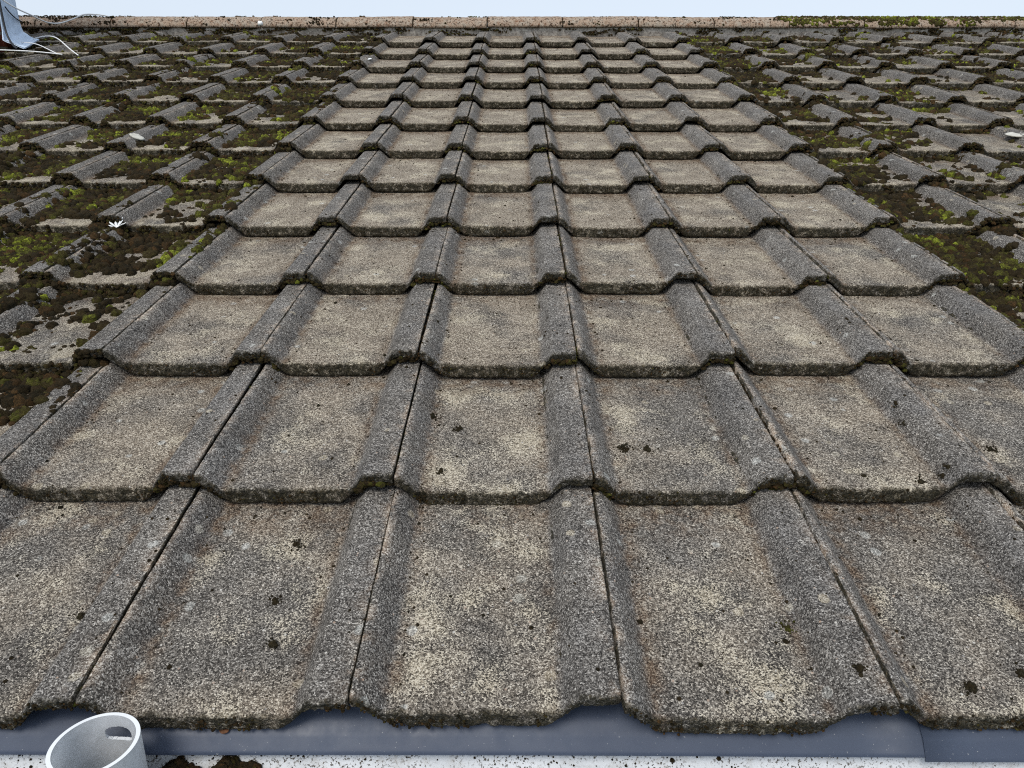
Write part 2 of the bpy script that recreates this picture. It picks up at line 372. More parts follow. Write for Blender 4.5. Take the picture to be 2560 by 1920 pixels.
def tile_mesh(i, k, seed):
    dist = i if -3 <= k <= 4 else i + 1
    nx, ny, nn = (150, 120, 9) if i < 3 else (100, 64, 7) if i < 7 else (64, 34, 6)
    r = np.random.default_rng(seed)
    LEN = .40 if i < NCOURSE - 1 else .535
    xs = np.concatenate([[-.022, -.0022], np.linspace(-.0002, .2950, nx)])
    zt = prof_full(xs); th = thick(xs)
    ox, oy = r.random(2) * 50
    # wavering nose line
    wob = (fbm(xs * 55 + ox, xs * 0 + oy, 11, 4) - .5) * .0045 + (fbm(xs * 320 + ox, xs * 0 + oy, 12, 2) - .5) * .0022
    # a few chips
    if r.random() < .35:                                  # broken corner on the roll
        cx = r.choice([.292, .004, .25]); wob = wob + r.uniform(.004, .010) * np.exp(-(np.abs(xs - cx) / r.uniform(.006, .013)) ** 3)
    for _ in range(r.integers(1, 6)):
        cx = r.uniform(0, .3); wd = r.uniform(.003, .010); wob = wob + r.uniform(.001, .0045) * np.exp(-((xs - cx) / wd) ** 2)
    rows = []; nose = []; ypar = []
    rad = .0042
    ytop = LEN - (LEN - rad) * (np.linspace(0, 1, ny) ** .85)
    for y in ytop: rows.append((y, 0.0, 0)); 
    for a_ in np.linspace(0, 1, nn)[1:]:
        an = a_ * math.pi / 2; rows.append((rad - rad * math.sin(an), -rad * (1 - math.cos(an)), 1))
    for f_ in np.linspace(0, 1, nn + 2)[1:]: rows.append((.0 + .0012 * f_, f_, 2))
    for y in (.006, .02, .05, LEN): rows.append((y, 1.0, 3))
    NR = len(rows); NX = len(xs)
    X = np.tile(xs, (NR, 1)); Y = np.zeros((NR, NX)); Z = np.zeros((NR, NX)); NO = np.zeros((NR, NX))
    for j, (y, v, kind) in enumerate(rows):
        if kind == 0:
            Y[j] = y + wob * np.exp(-y / .012); Z[j] = zt
        elif kind == 1:
            Y[j] = y + wob; Z[j] = zt + v
        elif kind == 2:
            lo = zt - th; hi = zt - rad
            Y[j] = y + wob * (1 - .3 * v) + (.0035 * max(0, (v - .75) / .25) ** 2); Z[j] = hi + (lo - hi) * v
        else:
            lo = zt - th + (.0 if y < .01 else .006 if y < .03 else .011)
            lo = np.where(xs < -.001, zt - .006, lo)
            Y[j] = y + (wob if y < .01 else 0); Z[j] = lo
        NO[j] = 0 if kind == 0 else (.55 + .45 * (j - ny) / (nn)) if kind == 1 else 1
    jj = np.arange(NR)[:, None] * np.ones((1, NX))
    top = np.array([1.0 if q[2] == 0 else .6 if q[2] == 1 else 0 for q in rows])[:, None]
    fr = np.array([1.0 if q[2] in (1, 2) else 0 for q in rows])[:, None]
    n1 = fbm(X * 24 + ox, Y * 24 + oy, 21, 3) - .5
    n2 = fbm(X * 190 + ox, (Y + Z) * 190 + oy, 22, 3) - .5
    n3 = fbm(X * 520 + ox, (Y * .7 + Z * 1.3) * 520 + oy, 23, 2) - .5
    Z = Z + top * (n1 * .0022 + n2 * .0011 + n3 * .0007)
    Y = Y + fr * (n2 * .0034 + n3 * .0022)
    # long waver of the roll edges
    X = X + top * (fbm(Y * 16 + ox, X * 9, 31, 3) - .5) * .0016
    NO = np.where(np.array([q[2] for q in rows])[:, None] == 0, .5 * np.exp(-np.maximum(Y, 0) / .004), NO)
    Y = np.where(X < -.001, np.maximum(Y, .030 + .002 * (Z < .003)), Y)
    Vv = np.stack([X, Y, Z], -1).reshape(-1, 3)
    idx = np.arange(NR * NX).reshape(NR, NX)
    Q = np.stack([idx[:-1, :-1], idx[1:, :-1], idx[1:, 1:], idx[:-1, 1:]], -1).reshape(-1, 4)
    # end caps: zip top rows with the underside
    capsL, capsR = [], []
    nb = 4; jt0, jt1 = 0, NR - 1
    tops = list(range(0, NR - nb)); bots = list(range(NR - 1, NR - nb - 1, -1))
    by = [rows[j][0] for j in bots]
    def bot_for(j):
        y = rows[j][0]; 
        return bots[int(np.argmin([abs(y - q) for q in by]))]
    T3 = []
    for j in range(0, NR - nb - 1):
        b0, b1 = bot_for(j), bot_for(j + 1)
        for col, flip in ((0, False), (NX - 1, True)):
            f = [(idx[j, col], idx[b0, col], idx[j + 1, col])]
            if b1 != b0: f.append((idx[j + 1, col], idx[b0, col], idx[b1, col]))
            for q in f: T3.append(q[::-1] if flip else q)
    Q2 = np.stack([idx[0, :-1], idx[0, 1:], idx[NR - 1, 1:], idx[NR - 1, :-1]], -1)
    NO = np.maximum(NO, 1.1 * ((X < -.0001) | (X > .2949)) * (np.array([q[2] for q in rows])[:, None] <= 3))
    # zones
    pan = smoothstep(.030, .044, X) * (1 - smoothstep(.222, .236, X))
    pan = pan + .25 * smoothstep(.25, .256, X) * 0
    foot = np.exp(-((X - .040) / .012) ** 2) + .8 * np.exp(-((X - .226) / .009) ** 2) + .9 * smoothstep(.25, .335, Y) * pan
    joint = np.exp(-np.abs(X - .0) / .006) + np.exp(-np.abs(X - .297) / .008)
    attrs = {'pan': np.clip(pan, 0, 1).ravel(), 'nose': np.clip(NO, 0, 1).ravel(), 'foot': np.clip(foot, 0, 1).ravel(), 'joint': np.clip(joint, 0, 1).ravel()}
    F = [Q, np.array([q for q in T3]), Q2]
    return mesh_np('roof_tile', Vv, F, MT, True, attrs)

# which tiles fall inside the photograph
Minv = cam.matrix_world.inverted()
def pix(P):
    c = Minv @ (M @ P)
    if c.z > -.02: return None
    return 1280 + FPX * c.x / -c.z, 960 - FPX * c.y / -c.z
ORD = ['first', 'second', 'third', 'fourth', 'fifth', 'sixth', 'seventh', 'eighth', 'ninth', 'tenth', 'eleventh', 'twelfth', 'thirteenth', 'fourteenth', 'fifteenth']
def in_view(i, k):
    n = 0
    for x in (0.0, .1, .2, .29):
        for y in (0.0, .1, .2, .3):
            q = pix(tile_frame(i, k) @ Vector((x, y, float(prof(x)))))
            if q and -4 < q[0] < 2564 and -4 < q[1] < 1924: n += 1
    return n
VIS = []
for i in range(NCOURSE):
    for k in range(-16, 18):
        n = in_view(i, k)
        near = any(in_view(i, k + d) for d in ((-2, -1, 1, 2) if i < 6 else (-1, 1)))
        if n or near: VIS.append((i, k, n))
def mossy(i, k): return (k <= -3 and i >= 1) or k >= 4
for (i, k, n) in VIS:
    me = tile_mesh(i, k, 5000 + i * 211 + k * 13 + 300)
    o = link('roof_tile', me, mw=M @ tile_frame(i, k))
    r = np.random.default_rng(77 + i * 53 + k * 11 + 400)
    clean = not mossy(i, k)
    lich = ((.12, .24, .40, .52, .58, .66, .72)[min(i, 6)] if clean else (.26 if k >= 4 else .36)) + r.normal(0, .07)
    grey = (1.0 if clean else .90) * (1 + r.normal(0, .012))
    o.color = (min(1, max(0, lich)), min(1, grey), min(1, max(0, (.42 if i < 3 else .55) + r.normal(0, .1))), 1)
    cs = '%s course above the gutter' % ORD[i]
    if not n:
        side = 'left' if k < 0 else 'right'
        lab = "weathered concrete tile of the %s, beyond the photo's %s edge" % (cs, side)
        grp = 'roof tiles beyond the %s edge, %s' % (side, cs)
    elif clean and -2 <= k <= 3:
        lab = 'bare concrete tile, %s from left in the moss-free strip, %s' % (ORD[k + 2], cs)
        grp = 'concrete roof tiles'
    elif k < -2:
        lab = 'moss-covered concrete tile, %s left of the moss-free strip, %s' % (ORD[-3 - k], cs); grp = 'concrete roof tiles'
    else:
        lab = 'moss-dotted concrete tile, %s right of the moss-free strip, %s' % (ORD[k - 4], cs); grp = 'concrete roof tiles'
    tag(o, lab, 'roof tile', grp, 'thing')

def nose_h(x): return prof(x) - np.interp(x, _xs, _lo)
def surf(i, k, x, y):
    """point on the top of tile (i,k) at local x,y, roof frame (numpy arrays ok)"""
    m = np.array(tile_frame(i, k))
    z = prof(x)
    P = np.stack([x, y, z, np.ones_like(x)], -1)
    return (P @ m.T)[:, :3]

# ------------------------------------------------------------------ moss and crumbs
def dome_variants(nv, seg, ring, amp, seed):
    out = []
    r = np.random.default_rng(seed)
    for v in range(nv):
        V = [(0, 0, 1.0)]
        for a in range(1, ring + 1):
            ph = a / ring * (math.pi / 2 + .25)
            for s in range(seg):
                an = 2 * math.pi * (s + .5 * (a % 2)) / seg
                V.append((math.sin(ph) * math.cos(an), math.sin(ph) * math.sin(an), math.cos(ph)))
        V = np.array(V)
        d = 1 + amp * (r.random(len(V)) - .5) * 2 + .22 * np.sin(V[:, 0] * 3 + r.random() * 6) * np.cos(V[:, 1] * 4 + r.random() * 6)
        V = V * d[:, None]
        V[:, 0] *= r.uniform(.8, 1.25); V[:, 2] = np.maximum(V[:, 2], -.35)
        T = []
        for s in range(seg): T.append((0, 1 + s, 1 + (s + 1) % seg))
        for a in range(1, ring):
            b0 = 1 + (a - 1) * seg; b1 = 1 + a * seg
            for s in range(seg):
                s2 = (s + 1) % seg
                if a % 2: T += [(b0 + s, b1 + s, b0 + s2), (b0 + s2, b1 + s, b1 + s2)] if False else [(b0 + s, b1 + s, b1 + s2), (b0 + s, b1 + s2, b0 + s2)]
                else: T += [(b0 + s, b1 + s, b0 + s2), (b0 + s2, b1 + s, b1 + s2)]
        out.append((V, np.array(T)))
    return out
DOME_HI = dome_variants(8, 14, 6, .15, 1)
DOME_MD = dome_variants(8, 9, 4, .17, 2)
DOME_LO = dome_variants(8, 6, 2, .20, 3)
TILTN = np.array([0, 0, 1.0])
class Clumps:
    def __init__(s): s.V = []; s.F = []; s.C = []; s.n = 0
    def add(s, P, rad, flat, col, lod, nrm=None):
        """P (n,3) roof frame points; rad (n); flat (n) height/rad; col (n,3)"""
        P = np.atleast_2d(P)
        for vi in range(8):
            sel = np.arange(len(P)) % 8 == vi
            if not sel.any(): continue
            V0, T0 = lod[vi]
            n = sel.sum(); an = rng.random(n) * 6.283
            c, s_ = np.cos(an), np.sin(an)
            x = V0[None, :, 0] * c[:, None] - V0[None, :, 1] * s_[:, None]
            y = V0[None, :, 0] * s_[:, None] + V0[None, :, 1] * c[:, None]
            z = np.broadcast_to(V0[None, :, 2], x.shape) * flat[sel][:, None]
            L = np.stack([x, y, z], -1) * rad[sel][:, None, None]
            if nrm is not None:
                N = nrm[sel]; up_ = np.array([0, 1.0, 0.01])
                tx = np.cross(np.broadcast_to(up_, N.shape), N); tx /= np.linalg.norm(tx, axis=1)[:, None] + 1e-9
                ty = np.cross(N, tx)
                L = L[..., 0:1] * tx[:, None] + L[..., 1:2] * ty[:, None] + L[..., 2:3] * N[:, None]
            Vv = L + P[sel][:, None]
            m = V0.shape[0]
            F = T0[None] + (s.n + np.arange(n) * m)[:, None, None]
            s.V.append(Vv.reshape(-1, 3)); s.F.append(F.reshape(-1, 3)); s.C.append(np.repeat(col[sel], m, axis=0)); s.n += n * m
    def build(s, name, label, cat, mat=None, kind='stuff'):
        V = np.concatenate(s.V); F = np.concatenate(s.F); C = np.concatenate(s.C)
        me = mesh_np(name, V, [F], mat or MMOSS, True, {'tint': C})
        o = link(name, me, mw=M.copy()); tag(o, label, cat, kind=kind); return o

BROWN = np.array((.036, .026, .013)); RUST = np.array((.066, .038, .016)); OLIVE = np.array((.060, .055, .014)); GREEN = np.array((.105, .112, .020)); LIME = np.array((.24, .28, .030)); DARK = np.array((.016, .014, .008))
def moss_colour(u, v):
    """u: greenness noise 0..1, v random 0..1"""
    n = len(u); c = np.zeros((n, 3))
    pal = np.stack([DARK, BROWN, OLIVE, GREEN, LIME])
    t = np.clip(u + (v - .5) * .45, 0, 1) * 4
    i0 = np.clip(np.floor(t).astype(int), 0, 3); f = (t - i0)[:, None]
    c = pal[i0] * (1 - f) + pal[i0 + 1] * f
    rust = rng.random(n) < .14
    c[rust] = RUST
    return c * rng.uniform(.7, 1.3, (n, 1))

def in_frame_pts(P):
    return P

left, rightm, ridge_m, jointm, crumbs = Clumps(), Clumps(), Clumps(), Clumps(), Clumps()
def nrm_at(x):
    d = (prof(x + .002) - prof(x - .002)) / .004
    N = np.stack([-d, np.zeros_like(d), np.ones_like(d)], -1); return N / np.linalg.norm(N, axis=1)[:, None]

for (i, k, n) in VIS:
    if not mossy(i, k): continue
    L = k < 0
    tgt = left if L else rightm
    fpos = YS[i]
    lod = DOME_HI if (fpos < 1.2) else DOME_MD if fpos < 2.6 else DOME_LO
    cnt = 1500
    x = rng.uniform(.0, .295, cnt); y = rng.uniform(.004, .345, cnt)
    gx, gy = k * W + x, YS[i] + y
    m = .5 * fbm(gx * 12, gy * 12, 41, 3) + .5 * fbm(gx * 36, gy * 36, 44, 3)                # patchiness
    big = fbm(gx * 3.2, gy * 3.2, 42, 2)
    pan = smoothstep(.02, .05, x) * (1 - smoothstep(.222, .245, x))
    roll = 1 - pan
    lowb = 1 - smoothstep(.012, .075, y)             # bare band by the nose
    if L:
        cov = .462 + .03 * (fpos < 1.5) + .11 * pan + .10 * smoothstep(.2, .34, y) - .22 * lowb - .09 * roll + (big - .5) * .45
        cov += .06 * np.exp(-((x - .05) / .03) ** 2) - .02 * (i >= 9)
        cov -= .06 * roll * (i >= 5)
        cov += .10 * np.exp(-((x - .290) / .012) ** 2)
    else:
        cov = .332 + .11 * pan - .16 * lowb - .06 * roll + (big - .5) * .45 + .12 * smoothstep(.26, .345, y)
        cov += .13 * (k == 4) * (1 - smoothstep(.12, .28, x)) - .02 * (k > 6) + .05 * (i >= 9)
        cov += .10 * np.exp(-((x - .05) / .03) ** 2)
    keep = m < cov
    x, y, m, cov, gx, gy = x[keep], y[keep], m[keep], cov[keep], gx[keep], gy[keep]
    nn_ = len(x)
    if nn_:
        depth = np.clip((cov - m) * 8, 0, 1)
        gr = (fbm(gx * 10 + 30, gy * 10, 51, 3) - .5) * 1.7 + .27 + .05 * (fpos < 2.5)
        kind_ = rng.random(nn_)
        # low brown mat
        rad = rng.uniform(.0028, .006, nn_); flat = rng.uniform(.5, .9, nn_)
        col = moss_colour(np.clip(gr - .05, 0, .62), rng.random(nn_))
        # proud rounded cushions
        big_ = kind_ < .24 * (.4 + depth)
        rad[big_] = rng.uniform(.0065, .0145, big_.sum()); flat[big_] = rng.uniform(.85, 1.2, big_.sum())
        col[big_] = moss_colour(np.clip(gr[big_] + rng.normal(.07, .22, big_.sum()), .05, 1), rng.random(big_.sum()))
        huge = kind_ > .988
        rad[huge] = rng.uniform(.013, .019, huge.sum()); flat[huge] = rng.uniform(.6, .9, huge.sum())
        P = surf(i, k, x, y); P[:, 2] -= rad * .10
        tgt.add(P, rad, flat, col, lod, nrm_at(x))
    # dark moss in the step under the tile above and hanging on the nose
    c2 = 150 if L else 110
    x = rng.uniform(-.005, .295, c2); 
    keep = fbm((k * W + x) * 20, x * 0 + i * 3.3, 61, 3) < (.70 if L else .55)
    x = x[keep]; y = rng.uniform(.335, .352, len(x))
    P = surf(i, k, x, y); P[:, 2] += rng.uniform(-.002, .010, len(x))
    rad = rng.uniform(.004, .009, len(x))
    tgt.add(P, rad, rng.uniform(.7, 1.1, len(x)), moss_colour(np.clip(rng.normal(.28, .13, len(x)), 0, 1), rng.random(len(x))), lod)
    x = rng.uniform(-.005, .295, 170)
    rollz = prof(x) > .012
    keep = fbm((k * W + x) * 26 + 9, x * 0 + i * 5.1, 62, 3) < np.where(rollz, .85, .5 if L else .38)
    x = x[keep]; P = surf(i, k, x, rng.uniform(-.003, .002, len(x))); P[:, 2] -= rng.uniform(.1, .95, len(x)) * nose_h(x)
    rad = rng.uniform(.0025, .006, len(x))
    tgt.add(P, rad, rng.uniform(.7, 1.1, len(x)), moss_colour(np.clip(rng.normal(.20, .12, len(x)), 0, 1), rng.random(len(x))), DOME_MD if fpos < 2 else DOME_LO)

# joints, noses and crumbs of the bare strip
for (i, k, n) in VIS:
    if not n: continue
    fpos = YS[i]; near = fpos < 1.2
    lod = DOME_MD if near else DOME_LO
    # thread of moss in the open joint on the left edge of this tile
    c = 70
    y = rng.uniform(.0, .345, c)
    keep = fbm(y * 14 + k * 5.7, y * 0 + i * 9.1, 71, 3) < (.56 if i == 0 else .66)
    y = y[keep]; x = rng.uniform(-.0042, -.0014, len(y))
    P = surf(i, k, x, y); P[:, 2] -= rng.uniform(.006, .012, len(y))
    hue = fbm(y * 9 + k * 3.1, y * 0 + i * 4.7, 72, 2)
    col = np.where((hue > .60)[:, None], GREEN * .6, np.where((hue < .45)[:, None], RUST * .7, BROWN * .7)) * rng.uniform(.5, 1.3, (len(y), 1))
    jointm.add(P, rng.uniform(.0015, .0034, len(y)), rng.uniform(.6, 1, len(y)), col, lod)
    if mossy(i, k): continue
    if i >= 1:
        # clots under the roll arches
        for (xa, xb, pr, nn_) in ((.236, .297, .75, 46), (-.002, .03, .5, 18)):
            if rng.random() < pr:
                x = rng.uniform(xa, xb, nn_); P = surf(i, k, x, rng.uniform(.0, .010, nn_)); P[:, 2] -= nose_h(x) + rng.uniform(-.003, .008, nn_)
                gn = rng.random() * .3
                jointm.add(P, rng.uniform(.003, .0065, nn_), rng.uniform(.7, 1, nn_), moss_colour(np.clip(rng.normal(.15 + gn, .12, nn_), 0, 1), rng.random(nn_)), lod)
    # crust of algae crumbs on the nose
    c = 260 if near else 150
    x = rng.uniform(-.001, .297, c); keep = fbm((k * W + x) * 24, x * 0 + i * 2.9, 81, 3) < .56
    x = x[keep]; P = surf(i, k, x, rng.uniform(-.0012, .0008, len(x))); P[:, 2] -= rng.beta(2.2, 1.3, len(x)) * .94 * nose_h(x)
    col = moss_colour(np.clip(rng.normal(.14, .1, len(x)), 0, 1), rng.random(len(x)))
    jointm.add(P, rng.uniform(.0008, .0024, len(x)), rng.uniform(.7, 1, len(x)), col, DOME_LO)
    # loose crumbs on the pan
    c = 520
    x = rng.uniform(.0, .295, c); y = rng.uniform(.005, .345, c)
    wt = .10 + .75 * np.exp(-((x - .045) / .012) ** 2) + .45 * np.exp(-((x - .222) / .008) ** 2) + .9 * smoothstep(.28, .345, y) + .30 * (fbm((k * W + x) * 16, (YS[i] + y) * 16, 91, 3) > .58)
    keep = rng.random(c) < wt * (.55 if i < 2 else .8)
    x, y = x[keep], y[keep]
    P = surf(i, k, x, y)
    col = np.where((rng.random(len(x)) < .5)[:, None], BROWN * .8, DARK) * rng.uniform(.6, 1.6, (len(x), 1))
    rad = rng.gamma(1.7, .00052, len(x)) + .0005
    crumbs.add(P, rad, rng.uniform(.4, .9, len(x)), col, DOME_LO)

# clots named in the photograph, built as tight clusters of crumbs
def clot(x, y, z, r, colr):
    nn_ = 70
    a = rng.normal(0, r * .5, (nn_, 2)); far_ = rng.random(nn_) < .5; a[far_] *= 3.2
    P = np.stack([x + a[:, 0], y + a[:, 1], np.full(nn_, z + .001)], -1)
    rad = rng.gamma(2.0, .00042, nn_) + .0005; rad[far_] *= .6
    crumbs.add(P, rad, rng.uniform(.8, 1.5, nn_), colr * rng.uniform(.6, 1.6, (nn_, 1)), DOME_MD)
for (x, y, z, r) in ((.356, .458, -.0318, .009), (.394, .4577, -.0323, .005), (.0348, .5582, -.0415, .007), (.0826, .5184, -.0392, .005), (.064, .3977, -.0265, .003),
        (.8476, .5643, -.0173, .005), (.8406, .5143, -.0223, .006), (.8448, .3845, -.0054, .005), (.8356, .3782, -.0178, .004), (.7978, .3691, -.0202, .005), (.7182, .3839, -.0234, .003),
        (.7025, .0361, -.0315, .006), (.7737, .0565, -.0339, .006), (-.1322, .2651, -.0479, .004), (-.1156, .0946, -.0367, .004), (.5699, .0431, -.0039, .003), (-.3733, .1387, -.0395, .003), (-.1322, .1618, -.042, .003), (.9573, .4591, -.0317, .004)):
    clot(x, y, z, r, DARK * 1.6)
clot(.5185, .1185, -.0355, .004, GREEN * .6)

# ------------------------------------------------------------------ ridge
RJ = [-2.922, -2.434, -1.939, -1.46, -.974, -.477, .004, .492, .981, 1.47]
pitch_r = .4885
while RJ[-1] < 4.3: RJ.append(RJ[-1] + pitch_r + random.uniform(-.006, .006))
RJ = [RJ[0] - pitch_r] + RJ
EDGE = rp(0, 4.630, -.014); APEX = rp(0, 4.795, .020)
hw = APEX.y - EDGE.y; rise = APEX.z - EDGE.z
def ridge_tile(x0, x1, seed):
    r = np.random.default_rng(seed)
    nxr, na = 60, 22
    xs = np.linspace(x0 + .004, x1 - .004, nxr); an = np.linspace(0, math.pi, na)
    prf = np.stack([-np.cos(an) * hw, np.sin(an) ** .9 * rise], -1)
    th_ = .018
    pin = np.stack([-np.cos(an) * (hw - th_), np.sin(an) ** .9 * (rise - th_) - .0], -1)
    V = []
    tilt = r.normal(0, .006); dzz = r.normal(0, .0032)
    for s_, pr in ((0, prf), (1, pin)):
        for x in xs:
            nz = (fbm(np.full(na, x * 90), an * 9, seed % 97, 3) - .5) * .006 + (fbm(np.full(na, x * 20), an * 3, seed % 89, 2) - .5) * .005
            k_ = 1 + (nz / hw if s_ == 0 else 0)
            V.append(np.stack([np.full(na, x) + (fbm(an * 8, an * 0 + seed, 5, 2) - .5) * (.004 if x in (xs[0], xs[-1]) else 0), APEX.y + pr[:, 0] * k_, EDGE.z + pr[:, 1] * k_ + dzz + (x - x0) * tilt], -1))
    V = np.concatenate(V)
    idx = np.arange(2 * nxr * na).reshape(2, nxr, na)
    o_, n_ = idx[0], idx[1]
    def q(a, b, c, d): return np.stack([a, b, c, d], -1).reshape(-1, 4)
    F = [q(o_[:-1, :-1], o_[1:, :-1], o_[1:, 1:], o_[:-1, 1:])[:, ::-1], q(n_[:-1, :-1], n_[1:, :-1], n_[1:, 1:], n_[:-1, 1:]),
         q(o_[0, :-1], o_[0, 1:], n_[0, 1:], n_[0, :-1])[:, ::-1], q(o_[-1, :-1], o_[-1, 1:], n_[-1, 1:], n_[-1, :-1]),
         q(o_[:-1, 0], o_[1:, 0], n_[1:, 0], n_[:-1, 0]), q(o_[:-1, -1], o_[1:, -1], n_[1:, -1], n_[:-1, -1])[:, ::-1]]
    cx = (x0 + x1) / 2
    V = V - np.array([cx, APEX.y, EDGE.z])
    return mesh_np('ridge_tile', V, F, MRIDGE, True), Matrix.Translation((cx, APEX.y, EDGE.z))
NV = len(RJ) - 1
vis_r = []
for j in range(NV):
    me, mw = ridge_tile(RJ[j], RJ[j + 1], 300 + j)
    o = link('ridge_tile', me, mw=mw)
    qa = pix(M.inverted() @ Vector((RJ[j], EDGE.y, EDGE.z))); qb = pix(M.inverted() @ Vector((RJ[j + 1], EDGE.y, EDGE.z)))
    if qb[0] > 0 and qa[0] < 2560: vis_r.append((o, qa[0], qb[0]))
    else: tag(o, 'buff ridge tile lying beyond the edge of the photo', 'ridge tile', 'ridge tiles outside the photo')
lefts = [t for t in vis_r]
MOSSR = 1.95
for j, (o, ua, ub) in enumerate(lefts):
    x = o.location.x
    if x > MOSSR: lab = 'ridge tile under green moss, %s from the right end of the ridge' % ORD[len(lefts) - 1 - j]
    else: lab = 'pinkish buff speckled ridge tile, %s along the ridge from the chimney' % ORD[j]
    tag(o, lab, 'ridge tile', 'ridge tiles along the top of the roof')
# mortar bed under the ridge
xs = np.linspace(RJ[0], RJ[-1], 900)
P0 = [rp(0, 4.648, -.085), rp(0, 4.646, -.050), rp(0, 4.645, -.018), rp(0, 4.69, -.006), rp(0, 4.72, -.10)]
V = np.concatenate([np.stack([xs, p.y + (fbm(xs * 40, xs * 0 + a_, 15, 4) - .5) * .016, p.z + (fbm(xs * 14, xs * 0 + a_, 16, 3) - .5) * .006], -1) for a_, p in enumerate(P0)])
idx = np.arange(len(V)).reshape(len(P0), -1)
F = np.concatenate([np.stack([idx[a_, :-1], idx[a_, 1:], idx[a_ + 1, 1:], idx[a_ + 1, :-1]], -1) for a_ in range(len(P0) - 1)])
tag(link('ridge_mortar', mesh_np('ridge_mortar', V, [F], MMORT)), 'dirty grey mortar bed running under the ridge tiles', 'mortar')
# pointing between ridge tiles is dark moss and mortar
for x in RJ[1:-1]:
    an = rng.uniform(.1, 2.0, 60)
    Pw = np.stack([x + rng.normal(0, .002, 60), APEX.y - np.cos(an) * (hw - .006), EDGE.z + np.sin(an) ** .9 * (rise - .006)], -1)
    Pr = Pw @ np.array(M.to_3x3())
    ridge_m.add(Pr, rng.uniform(.003, .006, 60), np.ones(60) * .7, np.where((rng.random(60) < .5)[:, None], RUST, BROWN) * rng.uniform(.7, 1.4, (60, 1)), DOME_LO)
# dirt and moss lodged on the mortar bed
cnt = 9000
x = rng.uniform(RJ[0], RJ[-1], cnt); h = rng.random(cnt)
keep = fbm(x * 9, h * 2.5, 131, 4) < .40 + .10 * (np.abs(x - .35) > 1.0); x, h = x[keep], h[keep]
pa, pb = rp(0, 4.640, -.062), rp(0, 4.641, -.020)
Pw = np.stack([x, pa.y + (pb.y - pa.y) * h + rng.normal(0, .004, len(x)), pa.z + (pb.z - pa.z) * h], -1)
ridge_m.add(Pw @ np.array(M.to_3x3()), rng.uniform(.003, .008, len(x)), rng.uniform(.6, 1, len(x)), moss_colour(np.clip(rng.normal(.26, .16, len(x)), 0, 1), rng.random(len(x))), DOME_LO)
# moss on the ridge
cnt = 14000
x = rng.uniform(RJ[0], RJ[-1], cnt); an = rng.uniform(.12, 2.2, cnt)
dens = .29 + .70 * smoothstep(1.86, 2.02, x) * smoothstep(.5, .8, an) + .22 * smoothstep(1.86, 2.0, x) + .16 * (x < -2.4)
keep = fbm(x * 11, an * 3.5, 101, 4) < dens
x, an = x[keep], an[keep]
Pw = np.stack([x, APEX.y - np.cos(an) * hw, EDGE.z + np.sin(an) ** .9 * rise], -1)
Nw = np.stack([x * 0, -np.cos(an) * rise, np.sin(an) * hw], -1); Nw /= np.linalg.norm(Nw, axis=1)[:, None]
M3 = np.array(M.to_3x3())
grn = np.where(x > 1.9, .70, .2) + (fbm(x * 8, an * 2, 103, 3) - .5) * 1.4
ridge_m.add(Pw @ M3, rng.uniform(.004, .011, len(x)) * np.where(x > 1.9, 1.15, .7), rng.uniform(.6, .95, len(x)), moss_colour(np.clip(grn, 0, 1), rng.random(len(x))), DOME_LO, Nw @ M3)

left.build('moss', 'thick green and brown moss carpet left of the bare strip', 'moss')
rightm.build('moss', 'scattered moss cushions right of the bare strip', 'moss')
ridge_m.build('moss', 'green moss growing along the ridge tiles', 'moss')
jointm.build('moss', 'dark thin moss in the joints and edges of the bare tiles', 'moss')
crumbs.build('moss_crumbs', 'loose brown moss crumbs lying on the bare tiles', 'debris')

# ------------------------------------------------------------------ eaves trays, gutter, debris, tube
def extrude_x(name, prof_yz, x0, x1, mat, thick_=.0016, nx=40, wav=0.0, zoff=0.0):
    pts = np.array(prof_yz, float)
    # smooth resample
    tt = np.linspace(0, len(pts) - 1, 40); pp = np.stack([np.interp(tt, np.arange(len(pts)), pts[:, c]) for c in (0, 1)], -1)
    d = np.gradient(pp, axis=0); nrm = np.stack([-d[:, 1], d[:, 0]], -1); nrm /= np.linalg.norm(nrm, axis=1)[:, None]
    loop = np.concatenate([pp, (pp - nrm * thick_)[::-1]])
    xs = np.linspace(x0, x1, nx); m = len(loop)
    V = np.concatenate([np.stack([np.full(m, x), loop[:, 0] + wav * math.sin(x * 7), loop[:, 1] + zoff + wav * math.sin(x * 5 + 1)], -1) for x in xs])
    idx = np.arange(nx * m).reshape(nx, m); nx_ = np.roll(idx, -1, axis=1)
    F = np.stack([idx[:-1], idx[1:], nx_[1:], nx_[:-1]], -1).reshape(-1, 4)
    caps = [idx[0], idx[-1][::-1]]
    capq = []
    h = m // 2
    for row, fl in ((idx[0], True), (idx[-1], False)):
        for q in range(h - 1):
            f = (row[q], row[q + 1], row[m - 2 - q], row[m - 1 - q]); capq.append(f[::-1] if fl else f)
    me = mesh_np(name, V, [F, np.array(capq)], mat, True)
    return me
E_y, E_z = .011, -.079
tray_prof = [(.16, -.028), (.10, -.034), (.06, -.043), (.035, -.0555), (.022, -.066), (E_y, E_z), (E_y - .0008, E_z - .003)]
me = extrude_x('eaves_tray', tray_prof, -1.5, .646, MTRAY, .0018, 30, .0004)
tag(link('eaves_tray', me), 'long slate-blue plastic eaves tray under the bottom tiles, left of the lap joint', 'eaves tray', 'eaves trays')
tp2 = [(y - .0035, z + .0008) for y, z in tray_prof]; tp2[-2] = (E_y - .003, E_z - .0035); tp2[-1] = (E_y - .0036, E_z - .006)
me = extrude_x('eaves_tray', tp2, .640, 2.4, MTRAY, .0020, 30, .0004)
tag(link('eaves_tray', me), 'slate-blue plastic eaves tray overlapping the other one, right of the lap joint', 'eaves tray', 'eaves trays')
GY, GZ, GR = -.041, -.070, .068
